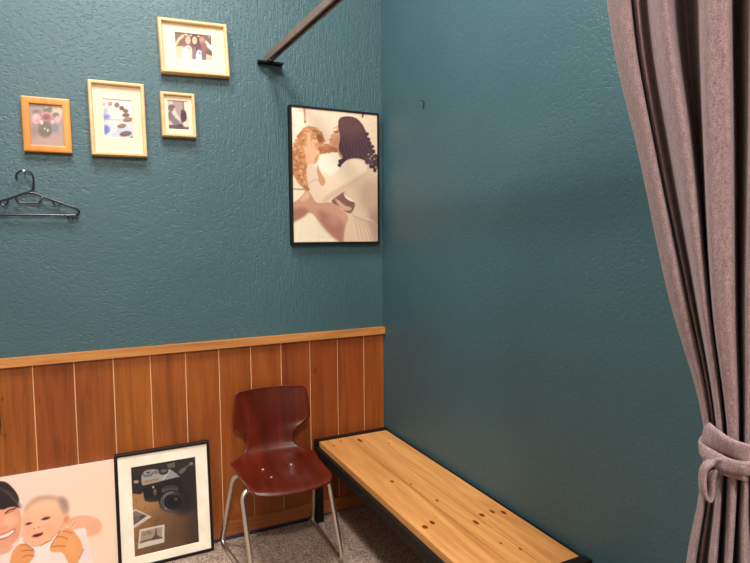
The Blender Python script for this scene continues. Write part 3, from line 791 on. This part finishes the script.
# profile along the shell: (y, z, half width) in room terms, relative to (y -.27)
prof = [(-.512,.416,.150),(-.508,.424,.166),(-.497,.4315,.1765),(-.470,.4365,.1825),(-.42,.436,.186),(-.35,.4325,.190),(-.28,.430,.195),(-.22,.430,.200),(-.183,.4315,.2035),(-.168,.4335,.201),
        (-.148,.438,.178),(-.128,.446,.155),(-.110,.457,.135),(-.096,.473,.122),(-.088,.494,.1165),(-.083,.516,.116),(-.080,.534,.122),(-.0775,.550,.137),(-.0755,.564,.158),(-.074,.577,.178),(-.073,.589,.188),(-.0715,.603,.191),
        (-.067,.638,.190),(-.061,.674,.187),(-.054,.709,.182),(-.050,.727,.178),(-.0475,.738,.170),(-.0462,.745,.156)]
pr = catmull(prof, 3)
NW = 28; th = .0105
bm = bmesh.new(); rows = []
for i, p in enumerate(pr):
    y, z, hw = p
    q0 = pr[max(i-1,0)]; q1 = pr[min(i+1,len(pr)-1)]
    tg = Vector((0, q1[0]-q0[0], q1[1]-q0[1])).normalized(); nrm = Vector((0, -tg.z, tg.y))     # towards the sitter / up
    back = min(max((z-.47)/.12, 0), 1); front = min(max((-.43-y)/.08, 0), 1); seat = 1-back
    r = []
    for j in range(NW+1):
        u = -1+2*j/NW
        yy = y + .004*0
        off = (.010*seat + .024*back)*(u*u)                 # dished seat, wrapped back
        dx = -.008*seat*min(max((y+.45)/.2,0),1) + .006*back
        pt = Vector((hw*u+dx, yy, z)) + nrm*off
        pt.y -= front*.030*(1-abs(u)**2.2)                    # bowed front edge
        if z > .715 and back: pt.z += (z-.715)/.03*.010*(1-abs(u)**2.5) - .0
        r.append((pt, nrm))
    rows.append(r)
top = [[bm.verts.new(p+Vector((0,.27,0))) for p, n in r] for r in rows]
bot = [[bm.verts.new(p-n*th+Vector((0,.27,0))) for p, n in r] for r in rows]
NR = len(rows)
for i in range(NR-1):
    for j in range(NW):
        bm.faces.new((top[i][j], top[i][j+1], top[i+1][j+1], top[i+1][j])).smooth = True
        bm.faces.new((bot[i][j], bot[i+1][j], bot[i+1][j+1], bot[i][j+1])).smooth = True
def edge_face(a, b, c, d):
    f = bm.faces.new((a, b, c, d)); f.material_index = 1
for i in range(NR-1):
    edge_face(top[i][0], top[i+1][0], bot[i+1][0], bot[i][0]); edge_face(top[i+1][NW], top[i][NW], bot[i][NW], bot[i+1][NW])
for j in range(NW):
    edge_face(top[0][j+1], top[0][j], bot[0][j], bot[0][j+1]); edge_face(top[NR-1][j], top[NR-1][j+1], bot[NR-1][j+1], bot[NR-1][j])
finish(bm, 'seat_shell', [M['chair_wood'], M['ply_edge']], t)
rot = Matrix.Rotation(math.radians(3.5), 4, 'Z')
def cl(p): return tuple(rot @ (Vector(p)-Vector((-.683,-.27,0))))      # room point -> chair coordinates
R_ = .0105
legs = {'left': [(-.80,-.385,.409),(-.893,-.400,.409),(-.868,-.474,.0112),(-.918,-.036,.0112),(-.887,-.215,.409),(-.80,-.230,.409)],
        'right': [(-.60,-.405,.409),(-.506,-.425,.409),(-.458,-.474,.0112),(-.447,-.036,.0112),(-.492,-.215,.409),(-.60,-.230,.409)]}
for side in ('left', 'right'):
    bm = bmesh.new(); add_tube(bm, fillet([cl(p) for p in legs[side]], .055, 8), R_, 14)
    finish(bm, 'sled_leg', M['chrome'], t)
for y in (-.39, -.232):
    bm = bmesh.new(); add_tube(bm, [cl((-.81, y, .409)), cl((-.59, y-.004, .409))], .009, 12)
    finish(bm, 'cross_bar', M['chrome'], t)
for x, y in ((-.766,-.273),(-.633,-.277),(-.756,-.377)):
    c = Vector(cl((x, y, .4335)))
    bm = bmesh.new(); add_tube(bm, [c+Vector((0,0,-.003)), c+Vector((0,0,.0030))], .0056, 12)
    finish(bm, 'screw', M['screw'], t)

# ------------------------------------------------------------------ bench
t = thing('bench', 'long low bench with three pine boards on black steel along the teal wall', 'bench', (-.21, -.75, 0))
def bp(name, x0, x1, y0, y1, z0, z1, mat, bev, seg=2):
    bm = bmesh.new(); add_box(bm, x0, x1, y0, y1, z0, z1)
    o = finish(bm, name, mat, None, bevel=bev, seg=seg)
    # keep room coordinates in the mesh so the grain runs on, parent to the bench base
    o.parent = t; o.matrix_parent_inverse = Matrix.Translation((.21, .75, 0))
    return o
for x0, x1, ya in ((-.4115,-.2560,-1.452),(-.2540,-.1630,-1.456),(-.1610,-.0215,-1.451)):
    bp('board', x0, x1, ya, -.062, .409, .436, M['board'], .0042)
for a, b in ((-.0605,-.024),(-1.492,-1.458)):
    bp('end_rail', -.428, -.006, a, b, .362, .4395, M['black_steel'], .0015)
for a, b in ((-.428,-.392),(-.040,-.006)):
    bp('side_rail', a, b, -1.4575, -.061, .362, .4085, M['black_steel'], .0012)
bp('wall_strip', -.0185, -.006, -1.4575, -.061, .409, .434, M['black_steel'], .001)
for x in (-.428, -.041):
    for y in (-.0605, -1.492):
        bp('leg', x, x+.035, y, y+.035, 0, .3615, M['black_steel'], .001)

# ------------------------------------------------------------------ curtain gathered on the rail
CURTAIN_Z = [1.855, 1.623, 1.386, 1.192, 1.077, .956]
CURTAIN=[
((-0.550,-2.003),(-0.550,-2.070),(-0.550,-2.135),(-0.550,-2.202),(-0.550,-2.201),(-0.550,-2.184)),
((-0.567,-2.038),(-0.568,-2.100),(-0.567,-2.162),(-0.561,-2.214),(-0.563,-2.215),(-0.569,-2.202)),
((-0.566,-2.058),(-0.566,-2.112),(-0.565,-2.173),(-0.560,-2.218),(-0.562,-2.217),(-0.567,-2.207)),
((-0.534,-2.038),(-0.534,-2.091),(-0.535,-2.157),(-0.540,-2.209),(-0.538,-2.207),(-0.533,-2.191)),
((-0.557,-2.067),(-0.557,-2.117),(-0.557,-2.177),(-0.554,-2.221),(-0.555,-2.221),(-0.558,-2.212)),
((-0.534,-2.062),(-0.533,-2.110),(-0.535,-2.169),(-0.540,-2.215),(-0.538,-2.216),(-0.533,-2.205)),
((-0.586,-2.129),(-0.587,-2.173),(-0.584,-2.214),(-0.571,-2.241),(-0.577,-2.247),(-0.589,-2.248)),
((-0.578,-2.140),(-0.578,-2.185),(-0.576,-2.220),(-0.566,-2.244),(-0.571,-2.248),(-0.579,-2.250)),
((-0.503,-2.110),(-0.503,-2.144),(-0.507,-2.178),(-0.523,-2.220),(-0.516,-2.219),(-0.501,-2.206)),
((-0.512,-2.135),(-0.512,-2.158),(-0.515,-2.185),(-0.528,-2.227),(-0.522,-2.226),(-0.511,-2.216)),
((-0.588,-2.201),(-0.588,-2.214),(-0.585,-2.233),(-0.572,-2.256),(-0.578,-2.264),(-0.589,-2.270)),
((-0.600,-2.230),(-0.600,-2.242),(-0.596,-2.253),(-0.578,-2.267),(-0.586,-2.275),(-0.601,-2.283)),
((-0.584,-2.239),(-0.584,-2.252),(-0.581,-2.263),(-0.569,-2.269),(-0.574,-2.272),(-0.585,-2.276)),
((-0.491,-2.191),(-0.491,-2.204),(-0.497,-2.218),(-0.517,-2.243),(-0.508,-2.236),(-0.491,-2.223)),
((-0.584,-2.269),(-0.585,-2.275),(-0.581,-2.278),(-0.569,-2.279),(-0.574,-2.281),(-0.585,-2.291)),
((-0.590,-2.291),(-0.590,-2.291),(-0.586,-2.290),(-0.572,-2.286),(-0.578,-2.291),(-0.590,-2.308)),
((-0.500,-2.254),(-0.500,-2.254),(-0.505,-2.255),(-0.522,-2.262),(-0.515,-2.261),(-0.500,-2.269)),
((-0.580,-2.316),(-0.580,-2.312),(-0.577,-2.306),(-0.567,-2.293),(-0.571,-2.300),(-0.581,-2.329)),
((-0.540,-2.309),(-0.540,-2.305),(-0.541,-2.296),(-0.544,-2.285),(-0.543,-2.290),(-0.540,-2.323))]

def hermite(zs, vs, z):
    n = len(zs)
    for i in range(n-1):
        if zs[i] >= z >= zs[i+1] or i == n-2:
            h = zs[i+1]-zs[i]; tt = (z-zs[i])/h
            def sl(k):
                a, b = max(k-1,0), min(k+1,n-1)
                return (vs[b]-vs[a])/(zs[b]-zs[a])
            m0, m1 = sl(i)*h, sl(i+1)*h
            return (2*tt**3-3*tt**2+1)*vs[i]+(tt**3-2*tt**2+tt)*m0+(-2*tt**3+3*tt**2)*vs[i+1]+(tt**3-tt**2)*m1
ZT, ZB = 2.343, .015
cz = [ZT]+CURTAIN_Z+[.5, ZB]; tab = []
# unseen rest of the cloth towards the room, widened to shade the right wall
for yt, ym, d in ((-2.35,-2.296,-.03),(-2.39,-2.299,.03),(-2.43,-2.302,-.035),(-2.48,-2.304,.03),(-2.53,-2.300,-.03),(-2.58,-2.296,.035),(-2.63,-2.292,-.03),(-2.68,-2.286,.02)):
    row = []
    for f, ds in ((1,1),(.93,1),(.55,.9),(0,.5),(.14,.7),(.45,1)):
        row.append((-.55-d*ds, ym+(yt-ym)*f))
    CURTAIN.append(row)
for row in CURTAIN:
    P = [Vector(p) for p in row]
    topv = P[0]+(P[0]-P[1])*(ZT-1.855)/(1.855-1.623)*.55
    d = (P[5]-P[4])
    tab.append([topv]+P+[P[5]+d*1.7, P[5]+d*2.6])
zs = list(np.linspace(ZT, 1.30, 46))+list(np.linspace(1.28, 1.04, 30))+list(np.linspace(1.02, ZB, 36))
grid = []
for z in zs:
    ctrl = [(hermite(cz, [p.x for p in r], z), hermite(cz, [p.y for p in r], z), z) for r in tab]
    grid.append(catmull(ctrl, 8))
bm = bmesh.new(); vg = [[bm.verts.new(p) for p in r] for r in grid]
for i in range(len(vg)-1):
    for j in range(len(vg[0])-1):
        bm.faces.new((vg[i][j], vg[i][j+1], vg[i+1][j+1], vg[i+1][j])).smooth = True
o = finish(bm, 'curtain', M['fabric'], None, smooth=True)
md = o.modifiers.new('thickness', 'SOLIDIFY'); md.thickness = .0016; md.offset = 0
tag(o, 'heavy taupe curtain in deep folds, gathered at the right edge', 'curtain')

# fabric tie knotted round the curtain
ax = Vector((.897,-.442,0)); bx = Vector((-.442,-.897,0))     # across, and out towards the room
lev = [Vector((hermite(cz, [p.x for p in r], 1.172), hermite(cz, [p.y for p in r], 1.172), 0)) for r in tab]
av = [p.dot(ax) for p in lev]; bv = [p.dot(bx) for p in lev]
ra = (max(av)-min(av))/2+.0035; rb = (max(bv)-min(bv))/2+.0055
cen = ax*((max(av)+min(av))/2)+bx*((max(bv)+min(bv))/2)
t = thing('curtain_tie', 'taupe fabric tie wrapped round the curtain with a hanging loop', 'curtain tie', (0,0,0))
t.location = (cen.x, cen.y, 1.160)
def band(zf, grow, hw, thick, ph=0):
    n = 64; pts = []; wd = []
    for k in range(n):
        a = 2*math.pi*k/n
        ca, sa = math.cos(a), math.sin(a)
        p = ax*(math.copysign(abs(ca)**.75, ca)*(ra+grow)) + bx*(math.copysign(abs(sa)**.75, sa)*(rb+grow)); p.z = zf(a); pts.append(p)
        wd.append(Vector((0,0,1))+ (ax*ca+bx*sa)*.22*math.sin(3*a+ph))
    w = [hw*(1+.12*math.sin(2*2*math.pi*k/n+ph)) for k in range(n)]
    bm = bmesh.new(); add_ribbon(bm, pts, wd, w, thick, closed=True); return bm
finish(band(lambda a: .012 - .007*math.cos(a), .001, .034, .009), 'wrap', M['fabric'], t, smooth=True)
finish(band(lambda a: .002 + .011*math.cos(a), .0055, .021, .010, 1.5), 'wrap', M['fabric'], t, smooth=True)
def lp(a, b, z): v = ax*(a-ra-.006)+bx*b; v.z = z; return v      # a counted from the left edge of the bundle
bm = bmesh.new()
q = rb*.12
pts = catmull([lp(.030, rb+.004, -.004), lp(.012, rb*.85+.006, -.007), lp(-.001, q+.012, -.008), lp(-.011, q+.006, -.013), lp(-.0165, q, -.026), lp(-.0175, q, -.045), lp(-.0155, q+.001, -.062), lp(-.0095, q+.003, -.070), lp(-.0065, q+.004, -.058), lp(-.0065, q+.004, -.040), lp(-.003, q+.005, -.028), lp(.006, q+.010, -.022), lp(.018, rb*.9+.004, -.016)], 7)
n = len(pts)
add_ribbon(bm, pts, [Vector((0,0,1)).lerp(bx, min(1, i/22)) if i < 60 else bx.lerp(Vector((0,0,1)), (i-60)/(n-60)) for i in range(n)], .017, .0065)
finish(bm, 'loop', M['fabric'], t, smooth=True)

# ------------------------------------------------------------------ cable and dark gap strip along the wall, bag at the edge
def cable(name, y, z, r, mat, label, ph):
    bm = bmesh.new()
    pts = [(x, y+.0025*math.sin(x*5+ph), z) for x in np.linspace(-2.6, -.46, 60)]
    add_tube(bm, pts, r, 8)
    o = finish(bm, name, mat); tag(o, label, 'cable')
cable('cable', -.0135, .0052, .0050, M['gap_black'], 'black strip in the corner under the baseboard, standing for the shaded gap', 0)  # black tube stands in for the shade in the gap below the baseboard
cable('cable', -.0120, .0138, .0034, M['cable'], 'thin purple-blue cable running along the foot of the baseboard', .3)

t = thing('shoulder_bag', 'black leather bag hanging against the wood panelling, mostly cut off at left edge', 'bag', (-1.92, -.055, .69))
bm = bmesh.new(); add_box(bm, -.125, .125, -.035, .052, 0, .20)
bmesh.ops.bevel(bm, geom=[e for e in bm.edges], offset=.03, segments=4, affect='EDGES', profile=.5)
finish(bm, 'body', M['bag'], t, smooth=True)
bm = bmesh.new(); pts = catmull([(-.10,.012,.185),(-.06,.026,.235),(0,.034,.262),(.06,.026,.235),(.10,.012,.185)], 8)
add_ribbon(bm, pts, [(0,1,0)]*len(pts), .018, .004); finish(bm, 'strap', M['bag'], t, smooth=True)
bm = bmesh.new(); add_tube(bm, [(0,.055,.252),(0,.010,.258)], .005, 8)
o = finish(bm, 'coat_peg', M['black_steel'], None, (-1.92, -.055, .69)); tag(o, 'black peg on the panelling holding the black bag', 'peg')

# ------------------------------------------------------------------ camera
yaw, pit, rol = .457, -.0759, -.007
fw = Vector((math.sin(yaw)*math.cos(pit), math.cos(yaw)*math.cos(pit), math.sin(pit)))
rt = Vector((math.cos(yaw), -math.sin(yaw), 0)); up = rt.cross(fw)
r2 = rt*math.cos(rol)+up*math.sin(rol); u2 = -rt*math.sin(rol)+up*math.cos(rol)
cam = bpy.data.cameras.new('camera'); cam.sensor_width = 36; cam.lens = 36*565.9/750; cam.clip_start = .02
co = bpy.data.objects.new('camera', cam); COL.objects.link(co)
mw = Matrix((r2, u2, -fw)).transposed().to_4x4(); mw.translation = Vector((-1.4126, -2.7672, 1.4872)); co.matrix_world = mw
SC.camera = co

# ------------------------------------------------------------------ lamps and an added fill light
def lamp(name, loc, size, watts, col, target=None, spread=180):
    d = bpy.data.lights.new(name, 'AREA'); d.shape = 'DISK'; d.size = size; d.energy = watts; d.color = col; d.spread = math.radians(spread)
    o = bpy.data.objects.new(name, d); COL.objects.link(o); o.location = loc
    if target is not None: o.rotation_euler = (Vector(target)-Vector(loc)).to_track_quat('-Z', 'Y').to_euler()
    return o
LC = (1, .925, .885)
lamp('lamp_or_fill', (-1.63, -.9, 3.75), .30, 54, LC)
lamp('lamp_or_fill', (-1.68, -4.15, 3.72), .42, 176, LC)
lamp('lamp_or_fill', (-.95, -1.3, 3.62), .45, 60, LC)  # unseen fill light, added to brighten the upper right wall
w = bpy.data.worlds.new('world'); SC.world = w; w.use_nodes = True
w.node_tree.nodes['Background'].inputs[0].default_value = (1, .9, .8, 1); w.node_tree.nodes['Background'].inputs[1].default_value = .05

vs = SC.view_settings
SC.display_settings.display_device = 'sRGB'
vs.view_transform = 'Standard'; vs.look = 'None'; vs.exposure = 0; vs.gamma = 1; vs.use_curve_mapping = False
